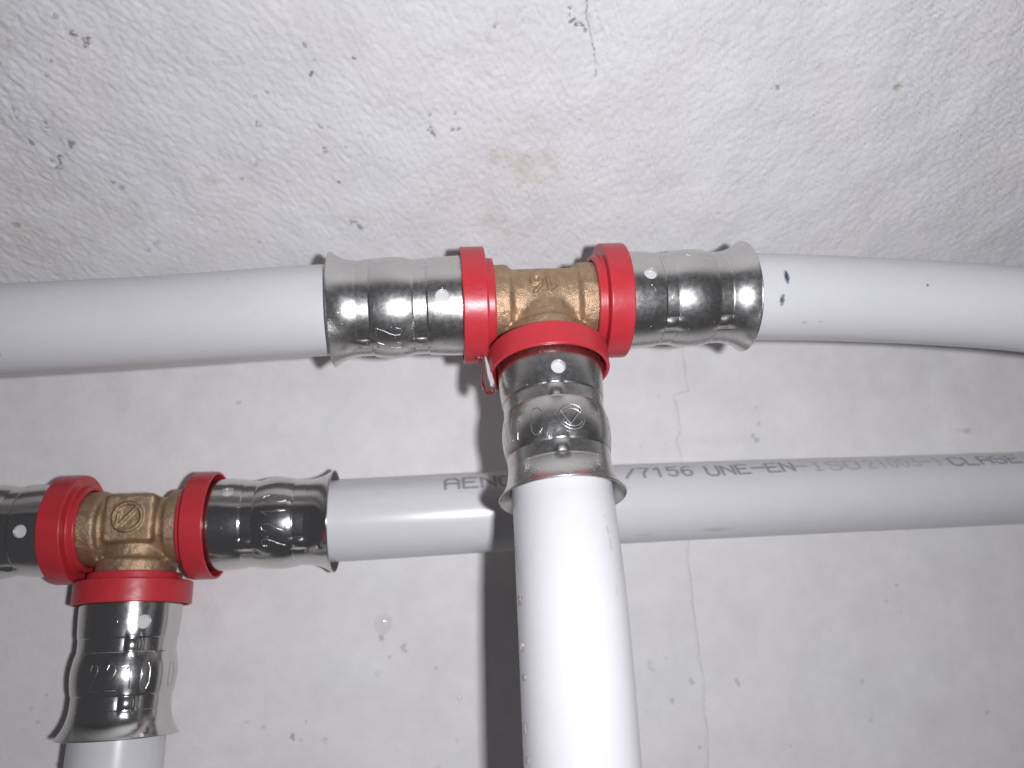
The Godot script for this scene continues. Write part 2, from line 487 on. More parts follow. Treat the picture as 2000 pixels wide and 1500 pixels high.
func make_sleeve(parent: Node, base: Vector3, fr: Frame, o: Dictionary, mat: Material) -> void:
	var so := Soup.new()
	var nu := 144
	var srow := PackedFloat32Array()
	var s := 11.6
	while s < S_END - 0.05:
		srow.append(s)
		s += 0.2
	srow.append(S_END)
	var nv := srow.size()
	# the hole is centred on a grid node
	var th0: float = o.hole
	var hole_s: float = 18.0
	var jv := 0
	for j in nv:
		if absf(srow[j] - hole_s) < absf(srow[jv] - hole_s): jv = j
	var hu := 5
	var hv := 9
	var grid := []
	for j in nv:
		var row := PackedInt32Array()
		for i in nu + 1:
			var th := th0 + TAU * (i - 40) / nu
			var r := sleeve_r(srow[j], th, o)
			row.append(so.vert(fr.at(srow[j], r, th), sleeve_n(fr, srow[j], th, o), Vector2((th - o.text) / TAU, (srow[j] - 11.0) / 27.0)))
		grid.append(row)
	for j in nv - 1:
		for i in nu:
			if j >= jv - hv and j < jv + hv and i >= 40 - hu and i < 40 + hu:
				continue
			so.quad(grid[j][i], grid[j][i + 1], grid[j + 1][i + 1], grid[j + 1][i])
	# border of the patch, then rings down to the round hole
	var border := []
	for i in range(40 - hu, 40 + hu): border.append([i, jv - hv])
	for j in range(jv - hv, jv + hv): border.append([40 + hu, j])
	for i in range(40 + hu, 40 - hu, -1): border.append([i, jv + hv])
	for j in range(jv + hv, jv - hv, -1): border.append([40 - hu, j])
	var prev := []
	for b in border: prev.append(grid[b[1]][b[0]])
	var hole_r := 1.22
	var rr := 8.8
	var sc: float = srow[jv]
	for t in [0.5, 0.85, 1.0]:
		var cur := []
		for b in border:
			var q := Vector2((b[0] - 40) * TAU / nu * rr, srow[b[1]] - sc)
			var e := q.lerp(q.normalized() * hole_r, t)
			var th := th0 + e.x / rr
			var sv := sc + e.y
			var r := sleeve_r(sv, th, o) - (0.05 if t == 1.0 else 0.0)
			cur.append(so.vert(fr.at(sv, r, th), sleeve_n(fr, sv, th, o), Vector2((th - o.text) / TAU, (sv - 11.0) / 27.0)))
		for k in border.size():
			var k2 := (k + 1) % border.size()
			so.quad(prev[k], prev[k2], cur[k2], cur[k])
		prev = cur
	var wall_top := []
	var wall_bot := []
	for b in border:
		var q := Vector2((b[0] - 40) * TAU / nu * rr, srow[b[1]] - sc).normalized()
		var e := q * hole_r
		var th := th0 + e.x / rr
		var n := -(fr.up * q.y + (fr.r * cos(th) - fr.v * sin(th)) * q.x)
		var tuv := Vector2(0.5, 0.02)
		wall_top.append(so.vert(fr.at(sc + e.y, sleeve_r(sc + e.y, th, o) - 0.05, th), n, tuv))
		wall_bot.append(so.vert(fr.at(sc + e.y * 0.96, 8.2, th0 + e.x * 0.96 / rr), n, tuv))
	for k in border.size():
		var k2 := (k + 1) % border.size()
		so.quad(wall_top[k], wall_top[k2], wall_bot[k2], wall_bot[k])
	# rolled lip and the inside of the flare
	var inner := []
	for q in [[0.0, 0.0], [0.12, -0.04], [0.17, -0.14], [0.16, -0.3], [0.08, -0.42], [-0.4, -0.45], [-1.2, -0.45], [-2.2, -0.45], [-3.4, -0.25], [-4.4, -0.15], [-6.0, -0.1]]:
		var row := PackedInt32Array()
		var ss := minf(S_END + q[0], S_END)
		for i in nu + 1:
			var th := th0 + TAU * (i - 40) / nu
			var p := fr.at(S_END + q[0], maxf(sleeve_r(ss, th, o) + q[1], 8.1), th)
			var rd := fr.v * cos(th) + fr.r * sin(th)
			var n := rd
			if q[0] > 0.0 and q[1] > -0.35:
				n = (rd * (0.7 + q[1] * 5.0) + fr.up).normalized()
			elif q[0] < 0.1 and q[1] < 0.0:
				n = (-rd + fr.up * (0.8 if q[0] > -2.5 else 0.1)).normalized()
			row.append(so.vert(p, n, Vector2((th - o.text) / TAU, 0.99)))
		inner.append(row)
	for j in inner.size() - 1:
		for i in nu:
			so.quad(inner[j][i], inner[j][i + 1], inner[j + 1][i + 1], inner[j + 1][i])
	commit(so, "sleeve", mat, parent, base)

func steel_material() -> Array:
	var w := 2048
	var h := 1024
	var cut := PackedFloat32Array(); cut.resize(w * h)
	var ux := Vector2(w / (TAU * 9.0), 0)          # texture pixels per mm round the sleeve
	var uy := Vector2(0, -h / 27.0)                # towards the ring
	var y_base := (29.2 - 11.0) / 27.0 * h         # foot of the letters
	for q in [["2", -166], ["2", -147], ["1", -129], ["0", -112], ["0", -75], ["5", -55], ["C", -28], ["1", 44], ["6", 65]]:
		var x: float = posmod(q[1], 360) / 360.0 * w
		text_field(cut, w, h, q[0], Vector2(x, y_base) - ux * 1.0, ux * 0.44, uy * 0.72, 0, 3.6, 0.9)
	# the round emblem: circle, an arc across the top and a folded line
	var c := Vector2(8.0 / 360.0 * w, y_base + uy.y * 2.3)
	var ring := func(x: float, y: float) -> Vector2: return c + ux * x + uy * y
	for k in 36:
		var a := TAU * k / 36
		var b := TAU * (k + 1) / 36
		stroke_field(cut, w, h, ring.call(2.1 * cos(a), 2.1 * sin(a)), ring.call(2.1 * cos(b), 2.1 * sin(b)), 3.8, 0.9)
	for k in 10:
		var a := deg_to_rad(40 + 10 * k)
		var b := deg_to_rad(50 + 10 * k)
		stroke_field(cut, w, h, ring.call(1.9 * cos(a), 1.9 * sin(a) - 0.6), ring.call(1.9 * cos(b), 1.9 * sin(b) - 0.6), 5.0, 1.0)
		stroke_field(cut, w, h, ring.call(1.9 * cos(a), -1.9 * sin(a) + 0.3), ring.call(1.9 * cos(b), -1.9 * sin(b) + 0.3), 4.0, 0.8)
	stroke_field(cut, w, h, ring.call(1.6, 1.3), ring.call(-0.4, -1.3), 5.0, 1.0)
	stroke_field(cut, w, h, ring.call(-1.7, 0.8), ring.call(-0.4, -1.3), 5.0, 1.0)
	# scratches from the press jaws and handling
	var rng := RandomNumberGenerator.new()
	rng.seed = 41
	for k in 260:
		var p := Vector2(rng.randf() * w, rng.randf() * h)
		var d := Vector2.from_angle(rng.randf_range(-0.5, 0.5) + (0.0 if rng.randf() < 0.7 else PI / 2)) * rng.randf_range(8, 60)
		stroke_field(cut, w, h, p, p + d, rng.randf_range(1.4, 2.2), rng.randf_range(0.02, 0.09))
	for k in 70:
		var p := Vector2(rng.randf() * w, rng.randf() * h)
		stroke_field(cut, w, h, p, p + Vector2(rng.randf_range(-3, 3), rng.randf_range(-3, 3)), rng.randf_range(2, 4), rng.randf_range(0.1, 0.4))
	var n1 := noise(51, 0.11, 3).get_image(w, h, false, false, false).get_data()
	var n2 := noise(52, 0.02, 3).get_image(w, h, false, false, false).get_data()
	var hb := PackedFloat32Array(); hb.resize(w * h)
	var rb := PackedByteArray(); rb.resize(w * h)
	for k in w * h:
		hb[k] = 0.8 + (n1[k] - 128) / 128.0 * 0.012 - cut[k] * 0.75
		rb[k] = int(255.0 * clampf(0.285 + (n2[k] - 128) / 128.0 * 0.05 + (n1[k] - 128) / 128.0 * 0.05 + cut[k] * 0.1, 0.08, 1.0))
	var ht := ImageTexture.create_from_image(Image.create_from_data(w, h, false, Image.FORMAT_RF, hb.to_byte_array()))
	var rt := ImageTexture.create_from_image(Image.create_from_data(w, h, false, Image.FORMAT_L8, rb))
	var out := []
	for k in 2:      # the higher tee's sleeves are duller than the lower tee's
		var m := StandardMaterial3D.new()
		m.resource_name = ["brushed_steel", "bright_steel"][k]
		m.albedo_color = Color(0.80, 0.795, 0.78)
		m.metallic = 1.0
		m.roughness = [1.0, 0.63][k]
		m.roughness_texture = rt
		m.heightmap_enabled = true
		m.heightmap_scale = [0.017, 0.011][k]
		m.heightmap_texture = ht
		out.append(m)
	return out

# ------------------------------------------------------------------ red ring
func make_ring(parent: Node, base: Vector3, fr: Frame, mat: Material) -> void:
	var so := Soup.new()
	var prof := rounded([Vector2(8.9, 7.3), Vector2(8.9, 8.25), Vector2(10.4, 8.3), Vector2(10.4, 10.35), Vector2(14.6, 10.35), Vector2(14.6, 9.72), Vector2(11.4, 9.3), Vector2(11.4, 7.3)], 0.28)
	lathe(so, fr, prof, 128)
	commit(so, "ring", mat, parent, base)

# ------------------------------------------------------------------ cast brass body (distance field meshed as surface nets)
func smin(a: float, b: float, k: float) -> float:
	var h := maxf(k - absf(a - b), 0.0) / k
	return minf(a, b) - h * h * k * 0.25

func seg_d(p: Vector2, a: Vector2, b: Vector2) -> float:
	var ab := b - a
	return p.distance_to(a + ab * clampf((p - a).dot(ab) / maxf(ab.length_squared(), 1e-9), 0.0, 1.0))

func body_d(p: Vector3, emblem: bool, marks: Array) -> float:
	# x along the run, y along the branch, z towards the lens
	var rx := Vector2(p.y, p.z).length()
	var ry := Vector2(p.x, p.z).length()
	var run := maxf(rx - (5.7 if emblem else 6.15), absf(p.x) - 12.4)
	var branch := maxf(maxf(ry - (5.6 if emblem else 6.05), p.y - 12.4), -p.y)
	var d := smin(run, branch, 0.7)
	var q := Vector2(rx - 6.3, absf(absf(p.x) - 9.0) - 2.2)
	var collar := Vector2(maxf(q.x, 0), maxf(q.y, 0)).length() + minf(maxf(q.x, q.y), 0.0) - 0.75
	d = smin(d, collar, 0.9)
	q = Vector2(ry - 6.3, absf(p.y - 9.2) - 2.0)
	collar = Vector2(maxf(q.x, 0), maxf(q.y, 0)).length() + minf(maxf(q.x, q.y), 0.0) - 0.75
	d = smin(d, collar, 1.1)
	if emblem:
		var b := Vector3(absf(p.x) - 3.7, absf(p.y + 0.9) - 3.6, absf(p.z - 4.2) - 1.75)
		var pad := Vector3(maxf(b.x, 0), maxf(b.y, 0), maxf(b.z, 0)).length() + minf(maxf(b.x, maxf(b.y, b.z)), 0.0) - 0.95
		d = smin(d, pad, 0.5)
	if p.z > 3.0 and d < 1.2:
		var uv := Vector2(p.x, p.y)
		var e := 99.0
		for m in marks:
			e = minf(e, seg_d(uv, m[0], m[1]))
		var raise := 0.46 * (1.0 - smoothstep(0.12, 0.5, e))
		d -= raise
	d += dent_noise.get_noise_3d(p.x * 3.2, p.y * 3.2, p.z * 3.2) * 0.09
	return d

func make_body(parent: Node, base: Vector3, C: Vector3, X: Vector3, Y: Vector3, emblem: bool, marks: Array, mat: Material) -> void:
	var Z := X.cross(Y) * (1.0 if X.cross(Y).dot(cam_pos - C) > 0 else -1.0)
	var cs := 0.25
	var lo := Vector3(-12.8, -7.8, -7.8)
	var nx := int(25.6 / cs) + 1
	var ny := int(20.8 / cs) + 1
	var nz := int(15.8 / cs) + 1
	var f := PackedFloat32Array()
	f.resize(nx * ny * nz)
	f.fill(9.0)
	var bl := 5
	for kb in range(0, nz, bl):
		for jb in range(0, ny, bl):
			for ib in range(0, nx, bl):
				var mid := body_d(lo + (Vector3(ib, jb, kb) + Vector3.ONE * ((bl - 1) * 0.5)) * cs, emblem, marks)
				var far := absf(mid) > cs * bl * 0.5 * 1.733 + 0.7
				for k in range(kb, mini(kb + bl, nz)):
					for j in range(jb, mini(jb + bl, ny)):
						for i in range(ib, mini(ib + bl, nx)):
							f[(k * ny + j) * nx + i] = mid if far else body_d(lo + Vector3(i, j, k) * cs, emblem, marks)
	var so := Soup.new()
	var idx := {}
	for k in nz - 1:
		for j in ny - 1:
			for i in nx - 1:
				if absf(f[(k * ny + j) * nx + i]) > 0.9:
					continue
				var sum := Vector3.ZERO
				var cnt := 0
				var c := PackedFloat32Array()
				c.resize(8)
				var neg := 0
				for q in 8:
					c[q] = f[((k + (q >> 2)) * ny + j + ((q >> 1) & 1)) * nx + i + (q & 1)]
					if c[q] < 0: neg += 1
				if neg == 0 or neg == 8:
					continue
				for e in [[0, 1], [2, 3], [4, 5], [6, 7], [0, 2], [1, 3], [4, 6], [5, 7], [0, 4], [1, 5], [2, 6], [3, 7]]:
					var a: int = e[0]
					var b: int = e[1]
					if (c[a] < 0) != (c[b] < 0):
						var t := c[a] / (c[a] - c[b])
						var pa := Vector3(a & 1, (a >> 1) & 1, a >> 2)
						var pb := Vector3(b & 1, (b >> 1) & 1, b >> 2)
						sum += pa.lerp(pb, t)
						cnt += 1
				var p := lo + (Vector3(i, j, k) + sum / cnt) * cs
				var h := 0.12
				var g := Vector3(body_d(p + Vector3(h, 0, 0), emblem, marks) - body_d(p - Vector3(h, 0, 0), emblem, marks), body_d(p + Vector3(0, h, 0), emblem, marks) - body_d(p - Vector3(0, h, 0), emblem, marks), body_d(p + Vector3(0, 0, h), emblem, marks) - body_d(p - Vector3(0, 0, h), emblem, marks)).normalized()
				p -= g * body_d(p, emblem, marks) * 0.8
				idx[(k * ny + j) * nx + i] = so.vert(C + X * p.x + Y * p.y + Z * p.z, X * g.x + Y * g.y + Z * g.z, Vector2(p.x, p.y) * 0.05)
	for k in range(1, nz - 1):
		for j in range(1, ny - 1):
			for i in range(1, nx - 1):
				var a := (k * ny + j) * nx + i
				var v0 := f[a] < 0
				if v0 != (f[a + 1] < 0):
					so.quad(idx[a], idx[a - nx], idx[a - nx - nx * ny], idx[a - nx * ny])
				if v0 != (f[a + nx] < 0):
					so.quad(idx[a], idx[a - 1], idx[a - 1 - nx * ny], idx[a - nx * ny])
				if v0 != (f[a + nx * ny] < 0):
					so.quad(idx[a], idx[a - 1], idx[a - 1 - nx], idx[a - nx])
	commit(so, "body", mat, parent, base)

func brass_material() -> StandardMaterial3D:
	var w := 512
	var n1 := noise(61, 0.11, 3).get_image(w, w, false, false, false)
	var m := StandardMaterial3D.new()
	m.resource_name = "cast_brass"
	var n2 := noise(62, 0.012, 4).get_image(w, w, false, false, false).get_data()
	var cb := PackedByteArray(); cb.resize(w * w * 3)
	for k in w * w:
		var t := clampf(0.5 + (n2[k] - 128) / 128.0 * 0.9, 0, 1)
		cb[k * 3] = int(lerpf(164, 192, t))
		cb[k * 3 + 1] = int(lerpf(139, 165, t))
		cb[k * 3 + 2] = int(lerpf(110, 134, t))
	m.albedo_texture = ImageTexture.create_from_image(Image.create_from_data(w, w, false, Image.FORMAT_RGB8, cb))
	m.metallic = 0.75
	m.roughness = 0.5
	m.uv1_triplanar = true
	m.uv1_scale = Vector3.ONE * 70.0
	m.heightmap_enabled = true
	m.heightmap_scale = 0.011
	m.heightmap_texture = ImageTexture.create_from_image(n1)
	return m

# ------------------------------------------------------------------ pipes
class Tube:
	var pts := PackedVector3Array()
	var dirs := PackedVector3Array()
	var fr := []
	var length := 0.0

func make_tube(ctrl: Array, view: Vector3) -> Tube:
	var cv := Curve3D.new()
	cv.bake_interval = 0.4
	for i in ctrl.size():
		var p: Vector3 = ctrl[i]
		var a: Vector3 = ctrl[maxi(i - 1, 0)]
		var b: Vector3 = ctrl[mini(i + 1, ctrl.size() - 1)]
		var t := (b - a).normalized()
		cv.add_point(p, -t * p.distance_to(a) / 3.0, t * p.distance_to(b) / 3.0)
	var tb := Tube.new()
	tb.length = cv.get_baked_length()
	var n := int(tb.length / 1.0)
	for i in n + 1:
		tb.pts.append(cv.sample_baked(tb.length * i / n, true))
	for i in n + 1:
		var d := (tb.pts[mini(i + 1, n)] - tb.pts[maxi(i - 1, 0)]).normalized()
		tb.fr.append(Frame.new(tb.pts[i], d, view))
	return tb

func pipe_uv(tb: Tube, px: float, py: float) -> Vector2:     # where on the pipe a photo pixel falls: (turn 0..1, length 0..1)
	var best := 1e9
	var out := Vector2.ZERO
	for i in tb.pts.size():
		var f: Frame = tb.fr[i]
		for k in range(-45, 46):
			var th := deg_to_rad(k * 2.0)
			var d := proj(f.at(0, 8.0, th)).distance_squared_to(Vector2(px, py))
			if d < best:
				best = d
				out = Vector2(fposmod(th / TAU, 1.0), float(i) / (tb.pts.size() - 1))
	return out

func make_pipe(called: String, tb: Tube, mat: Material, label: String) -> void:
	var so := Soup.new()
	var seg := 96
	var n := tb.pts.size()
	var base: Vector3 = tb.pts[n / 2]
	for i in n:
		var f: Frame = tb.fr[i]
		for k in seg + 1:
			var th := TAU * k / seg
			var r := 8.0 + dent_noise.get_noise_3d(i * 0.35, cos(th) * 5.0, sin(th) * 5.0 + base.x) * 0.035
			so.vert(f.at(0, r, th), f.v * cos(th) + f.r * sin(th), Vector2(float(k) / seg, float(i) / (n - 1)))
	for i in n - 1:
		for k in seg:
			so.quad(i * (seg + 1) + k, i * (seg + 1) + k + 1, (i + 1) * (seg + 1) + k + 1, (i + 1) * (seg + 1) + k)
	# cut ends: the wall of the pipe is two millimetres, the bore runs through
	for e in [0, n - 1]:
		var f: Frame = tb.fr[e]
		var sg := -1.0 if e == 0 else 1.0
		for k in seg:
			var a := TAU * k / seg
			var b := TAU * (k + 1) / seg
			var nn := f.up * sg
			so.quad(so.vert(f.at(0, 7.97, a), nn), so.vert(f.at(0, 7.97, b), nn), so.vert(f.at(0, 6.1, b), nn), so.vert(f.at(0, 6.1, a), nn))
			var ra := -(f.v * cos(a) + f.r * sin(a))
			so.quad(so.vert(f.at(0, 6.1, a), ra), so.vert(f.at(0, 6.1, b), ra), so.vert(f.at(-sg * 12.0, 6.1, b), ra), so.vert(f.at(-sg * 12.0, 6.1, a), ra))
	var o := commit(so, called, mat, self, base)
	tag(o, label, "pipe", "white pipes pressed into the tees")

func pipe_material(tb: Tube, marks: Array, prints: Array, sd: int) -> StandardMaterial3D:
	# marks: [px, py, rx_mm, ry_mm, strength, kind]; prints: [text, px, py, px2, py2, strength]
	var w := 512
	var h := clampi(int(tb.length * 10.0), 256, 2048)
	var ink := PackedFloat32Array(); ink.resize(w * h)
	var dirt := PackedFloat32Array(); dirt.resize(w * h)
	var mmx := w / (TAU * 8.0)
	var mmy := h / tb.length
	var rough := noise(90 + sd, 0.13, 3)
	for q in marks:
		var c := pipe_uv(tb, q[0], q[1]) * Vector2(w, h)
		var buf := ink if q[5] == 0 else dirt
		var rx: float = q[2] * mmx
		var ry: float = q[3] * mmy
		var m := maxf(rx, ry) * 1.7 + 2
		for y in range(maxi(0, int(c.y - m)), mini(h - 1, int(c.y + m)) + 1):
			for x in range(int(c.x - m), int(c.x + m) + 1):
				var d := Vector2((x - c.x) / rx, (y - c.y) / ry).length() + rough.get_noise_2d(x, y) * (0.25 if q[5] == 0 else 0.6)
				var k := y * w + posmod(x, w)
				buf[k] = maxf(buf[k], q[4] * clampf((1.0 - d) / 0.5, 0, 1))
	for q in prints:
		var a := pipe_uv(tb, q[1], q[2])
		var b := pipe_uv(tb, q[3], q[4])
		if b.x - a.x > 0.5: b.x -= 1.0
		if a.x - b.x > 0.5: b.x += 1.0
		a *= Vector2(w, h)
		b *= Vector2(w, h)
		var ux: Vector2 = (b - a) / (q[0].length() * 5.4 - 1.4)
		# letters stand upright towards the top of the pipe: away from the viewer side, against the turn
		var uy := Vector2(signf(ux.y) * 0.5 * mmx * -1.0, 0)
		text_field(ink, w, h, q[0], a, ux, -uy if q[6] else uy, 5.4, 0.4 * mmx, q[5] * 0.8)
	var cl := noise(95 + sd, 0.01, 3).get_image(w, h, false, false, false).get_data()
	var fg := noise(99 + sd, 0.2, 2).get_image(w, h, false, false, false).get_data()
	var bytes := PackedByteArray(); bytes.resize(w * h * 3)
	var rng := RandomNumberGenerator.new()
	rng.seed = sd
	for k in w * h:
		var t := (cl[k] - 128) / 128.0
		var g := (fg[k] - 128) / 128.0
		var i := ink[k] * clampf(0.95 + g * 0.5, 0.0, 1.0)
		var d := dirt[k] * clampf(0.8 + g * 0.6, 0.0, 1.0)
		var l := 0.63 * (1.0 + t * 0.018)
		bytes[k * 3] = int(255.0 * pow(clampf(lerpf(l * (1 - d * 0.45), 0.03, i), 0, 1), 0.4545))
		bytes[k * 3 + 1] = int(255.0 * pow(clampf(lerpf(l * (1 - d * 0.5), 0.035, i), 0, 1), 0.4545))
		bytes[k * 3 + 2] = int(255.0 * pow(clampf(lerpf(l * 1.005 * (1 - d * 0.6), 0.07, i), 0, 1), 0.4545))
	var m := StandardMaterial3D.new()
	m.resource_name = "white_pipe_plastic"
	m.albedo_texture = ImageTexture.create_from_image(Image.create_from_data(w, h, false, Image.FORMAT_RGB8, bytes))
	m.roughness = 0.27
	m.metallic_specular = 0.48
	return m

# ------------------------------------------------------------------ tee pieces
func make_tee(C: Vector3, X: Vector3, Y: Vector3, sl: Array, emblem: bool, marks: Array, label: String, mats: Dictionary) -> void:
	var t := thing("tee_fitting", C, label, "pipe fitting")
	make_body(t, C, C, X, (Y - X * Y.dot(X)).normalized(), emblem, marks, mats.brass)
	var view := cam_pos - C
	var arms := [-X, X, Y]
	for i in 3:
		# lathe runs outwards from the centre; text stands with its head towards the ring, so up is inwards for the angles
		var fr := Frame.new(C, arms[i], cam_pos - (C + arms[i] * 25.0))
		fr.r = -fr.r
		make_ring(t, C, fr, mats.red)
		make_sleeve(t, C, fr, sl[i], mats.steel)

func water_drop(p: Vector3, n: Vector3, r: float, h: float, stretch: float, mat: Material, label: String, grp := "") -> void:
	var so := Soup.new()
	var up := n.normalized()
	var y := (Vector3.DOWN - up * Vector3.DOWN.dot(up)).normalized()
	var x := up.cross(y)
	var rows := 9
	var seg := 24
	for j in rows + 1:
		var a := PI / 2 * j / rows
		for k in seg:
			var b := TAU * k / seg
			var ly: float = sin(b) * (stretch if sin(b) > 0 else 1.0)
			var q := x * (cos(b) * cos(a) * r) + y * (ly * cos(a) * r) + up * (sin(a) * h)
			var nn := (x * (cos(b) * cos(a) / r) + y * (sin(b) * cos(a) / (r * stretch)) + up * (sin(a) / h)).normalized()
			so.vert(p + q, nn)
	for j in rows:
		for k in seg:
			var k2 := (k + 1) % seg
			so.quad(j * seg + k, j * seg + k2, (j + 1) * seg + k2, (j + 1) * seg + k)
	var bc := so.vert(p - up * 0.02, -up)
	var foot := []
	for k in seg:
		foot.append(so.vert(so.v[k], -up))
	for k in seg:
		so.tri(bc, foot[k], foot[(k + 1) % seg])
	var o := commit(so, "water_drop", mat, self, p)
	tag(o, label, "water drop", grp)

# ------------------------------------------------------------------ scene
func _ready() -> void:
	cam_basis = Basis(Vector3.UP, deg_to_rad(-7.0)) * Basis(Vector3.RIGHT, deg_to_rad(11.8)) * Basis(Vector3.BACK, deg_to_rad(-2.4))
	var cam := Camera3D.new()
	cam.name = "camera"
	add_child(cam)
	cam.transform = Transform3D(cam_basis, cam_pos * 0.001)
	var at := CameraAttributesPhysical.new()
	at.frustum_focal_length = 24.0          # 53.13 degrees tall
	at.frustum_near = 0.01
	at.frustum_far = 20.0
	at.frustum_focus_distance = 0.127
	at.exposure_aperture = 17.0
	cam.attributes = at
	cam.keep_aspect = Camera3D.KEEP_HEIGHT
	cam.fov = 53.13
	cam.near = 0.01
	cam.far = 20.0
	cam.current = true
	var env := Environment.new()
	env.background_mode = Environment.BG_COLOR
	env.background_color = Color(0.275, 0.27, 0.285)       # the dim room behind the telephone
	env.tonemap_mode = Environment.TONE_MAPPER_LINEAR
	env.tonemap_exposure = 1.0
	env.sdfgi_enabled = true
	env.ssao_enabled = true
	env.ssil_enabled = true
	var we := WorldEnvironment.new()
	we.name = "environment"
	we.environment = env
	add_child(we)
	# the telephone's flash, about two centimetres to the right of the lens
	var flash := AreaLight3D.new()
	flash.name = "flash"
	flash.area_size = Vector2(0.0055, 0.0055)
	flash.area_normalize_energy = true
	flash.area_range = 5.0
	flash.light_color = Color(0.97, 0.968, 1.0)
	flash.light_energy = 0.0292
	flash.shadow_enabled = true
	add_child(flash)
	flash.transform = Transform3D(cam_basis * Basis(Vector3.UP, deg_to_rad(-5.0)), (cam_pos + cam_basis * Vector3(18.5, 1.0, 14.0)) * 0.001)

	corner_y = CAM_Y + 46.6
	cove_t = COVE_R * tan(BEND * 0.5)
	cove_l = COVE_R * BEND
	relief_a = noise(11, 0.42, 2, true)
	relief_b = noise(12, 0.055, 2)
	relief_c = noise(13, 0.9, 2)
	relief_w = noise(14, 0.2, 2)
	dent_noise = noise(15, 0.16, 2)

	# the setting
	surface_sheet("wall", -420.0, 0.0, plaster_material(true), true)
	surface_sheet("ceiling", 0.0, 520.0, plaster_material(false), false)

	# materials
	var red := StandardMaterial3D.new()
	red.resource_name = "red_plastic"
	var rn := noise(71, 0.02, 3).get_image(256, 256, false, false, false).get_data()
	var rb := PackedByteArray(); rb.resize(256 * 256 * 3)
	for k in 256 * 256:
		var t := 1.0 + (rn[k] - 128) / 128.0 * 0.05
		rb[k * 3] = int(clampf(186 * t, 0, 255)); rb[k * 3 + 1] = int(50 * t); rb[k * 3 + 2] = int(58 * t)
	red.albedo_texture = ImageTexture.create_from_image(Image.create_from_data(256, 256, false, Image.FORMAT_RGB8, rb))
	red.roughness = 0.34
	red.uv1_triplanar = true
	red.uv1_scale = Vector3.ONE * 40.0
	red.heightmap_enabled = true
	red.heightmap_scale = 0.006
	red.heightmap_texture = ImageTexture.create_from_image(noise(72, 0.03, 4).get_image(256, 256, false, false, false))
	var steels := steel_material()
	var mats := {"steel": steels[0], "red": red, "brass": brass_material()}

	# upper tee
	var X := dir_cam(1.0, 0.043, 0.10)
	var C := P(1059, 592, 138.5)
	var a := deg_to_rad(28.0)
	var Y := dir_cam(0.07, -cos(a), -sin(a))
	var d := deg_to_rad(1.0)
	var nine := []
	for k in 14:
		nine.append([Vector2(-1.6 + 0.85 * cos(TAU * k / 14), -0.8 + 0.85 * sin(TAU * k / 14)), Vector2(-1.6 + 0.85 * cos(TAU * (k + 1) / 14), -0.8 + 0.85 * sin(TAU * (k + 1) / 14))])
	nine.append([Vector2(-0.8, -0.7), Vector2(-1.0, 0.6)])
	nine.append([Vector2(-1.0, 0.6), Vector2(-2.0, 1.7)])
	nine.append([Vector2(0.35, -1.5), Vector2(0.6, 1.5)])
	nine.append([Vector2(0.6, 1.5), Vector2(1.5, 0.7)])
	make_tee(C, X, Y, [
		{"hole": -11.5 * d, "text": 194 * d, "fin": 46 * d, "sd": 1.0},
		{"hole": 32 * d, "text": -130 * d, "fin": -32 * d, "sd": 2.0},
		{"hole": 10 * d, "text": 10 * d, "fin": 5 * d, "sd": 3.0}], false, nine,
		"brass tee with steel sleeves, red rings and a raised number, standing off the wall", mats)

	# lower tee
	mats.steel = steels[1]
	var C2 := P(276, 1030, 149.5)
	var X2 := dir_cam(1.0, 0.02, 0.08)
	var a2 := deg_to_rad(19.0)
	var Y2 := dir_cam(0.045, -cos(a2), -sin(a2))
	var seal := []
	for k in 16:
		seal.append([Vector2(2.6 * cos(TAU * k / 16), -0.9 + 2.6 * sin(TAU * k / 16)), Vector2(2.6 * cos(TAU * (k + 1) / 16), -0.9 + 2.6 * sin(TAU * (k + 1) / 16))])
	seal.append([Vector2(1.5, -2.6), Vector2(-1.9, 1.0)])
	seal.append([Vector2(-1.9, 1.0), Vector2(-1.6, -1.6)])
	make_tee(C2, X2, Y2, [
		{"hole": 0 * d, "text": -130 * d, "fin": 60 * d, "sd": 4.0},
		{"hole": 45 * d, "text": 144 * d, "fin": -28 * d, "sd": 5.0},
		{"hole": 14.6 * d, "text": 135 * d, "fin": 5 * d, "sd": 6.0}], true, seal,
		"brass tee with steel sleeves, red rings and a round emblem, close to the wall", mats)

	# pipes
	var view := cam_basis * Vector3(0, 0, 1)
	var tb := make_tube([C - X * 16.0, C - X * 36.8, P(300, 629, 134.5), P(0, 646, 132), P(-500, 672, 128)], view)
	make_pipe("water_pipe", tb, pipe_material(tb, [[0, 690, 0.8, 0.6, .9, 0], [630, 560, 1.4, 3, .1, 1], [300, 660, 0.3, 0.3, .3, 1], [500, 610, 0.3, 0.4, .2, 1], [440, 545, 0.8, 0.3, .2, 1], [400, 685, 0.4, 0.4, .2, 1]], [], 1),
		"white plastic pipe leaving the higher tee on the side without blue marks")
	tb = make_tube([C + X * 16.0, C + X * 36.8, P(1740, 588, 146), P(2000, 605, 146), P(2400, 652, 144)], view)
	make_pipe("water_pipe", tb, pipe_material(tb, [[1533, 541, 1.6, 0.55, 1.0, 0], [1530, 585, 1.25, 0.55, .9, 0], [1812, 556, 0.35, 0.4, .8, 0], [1568, 629, 0.3, 0.5, .35, 0], [1605, 629, 0.25, 0.5, .25, 0]], [], 2),
		"white plastic pipe with two blue ink marks leaving the higher tee")
	tb = make_tube([C + Y * 16.0, C + Y * 36.8, P(1119, 1200, 111), P(1138, 1500, 104.5), P(1165, 1900, 99)], view)
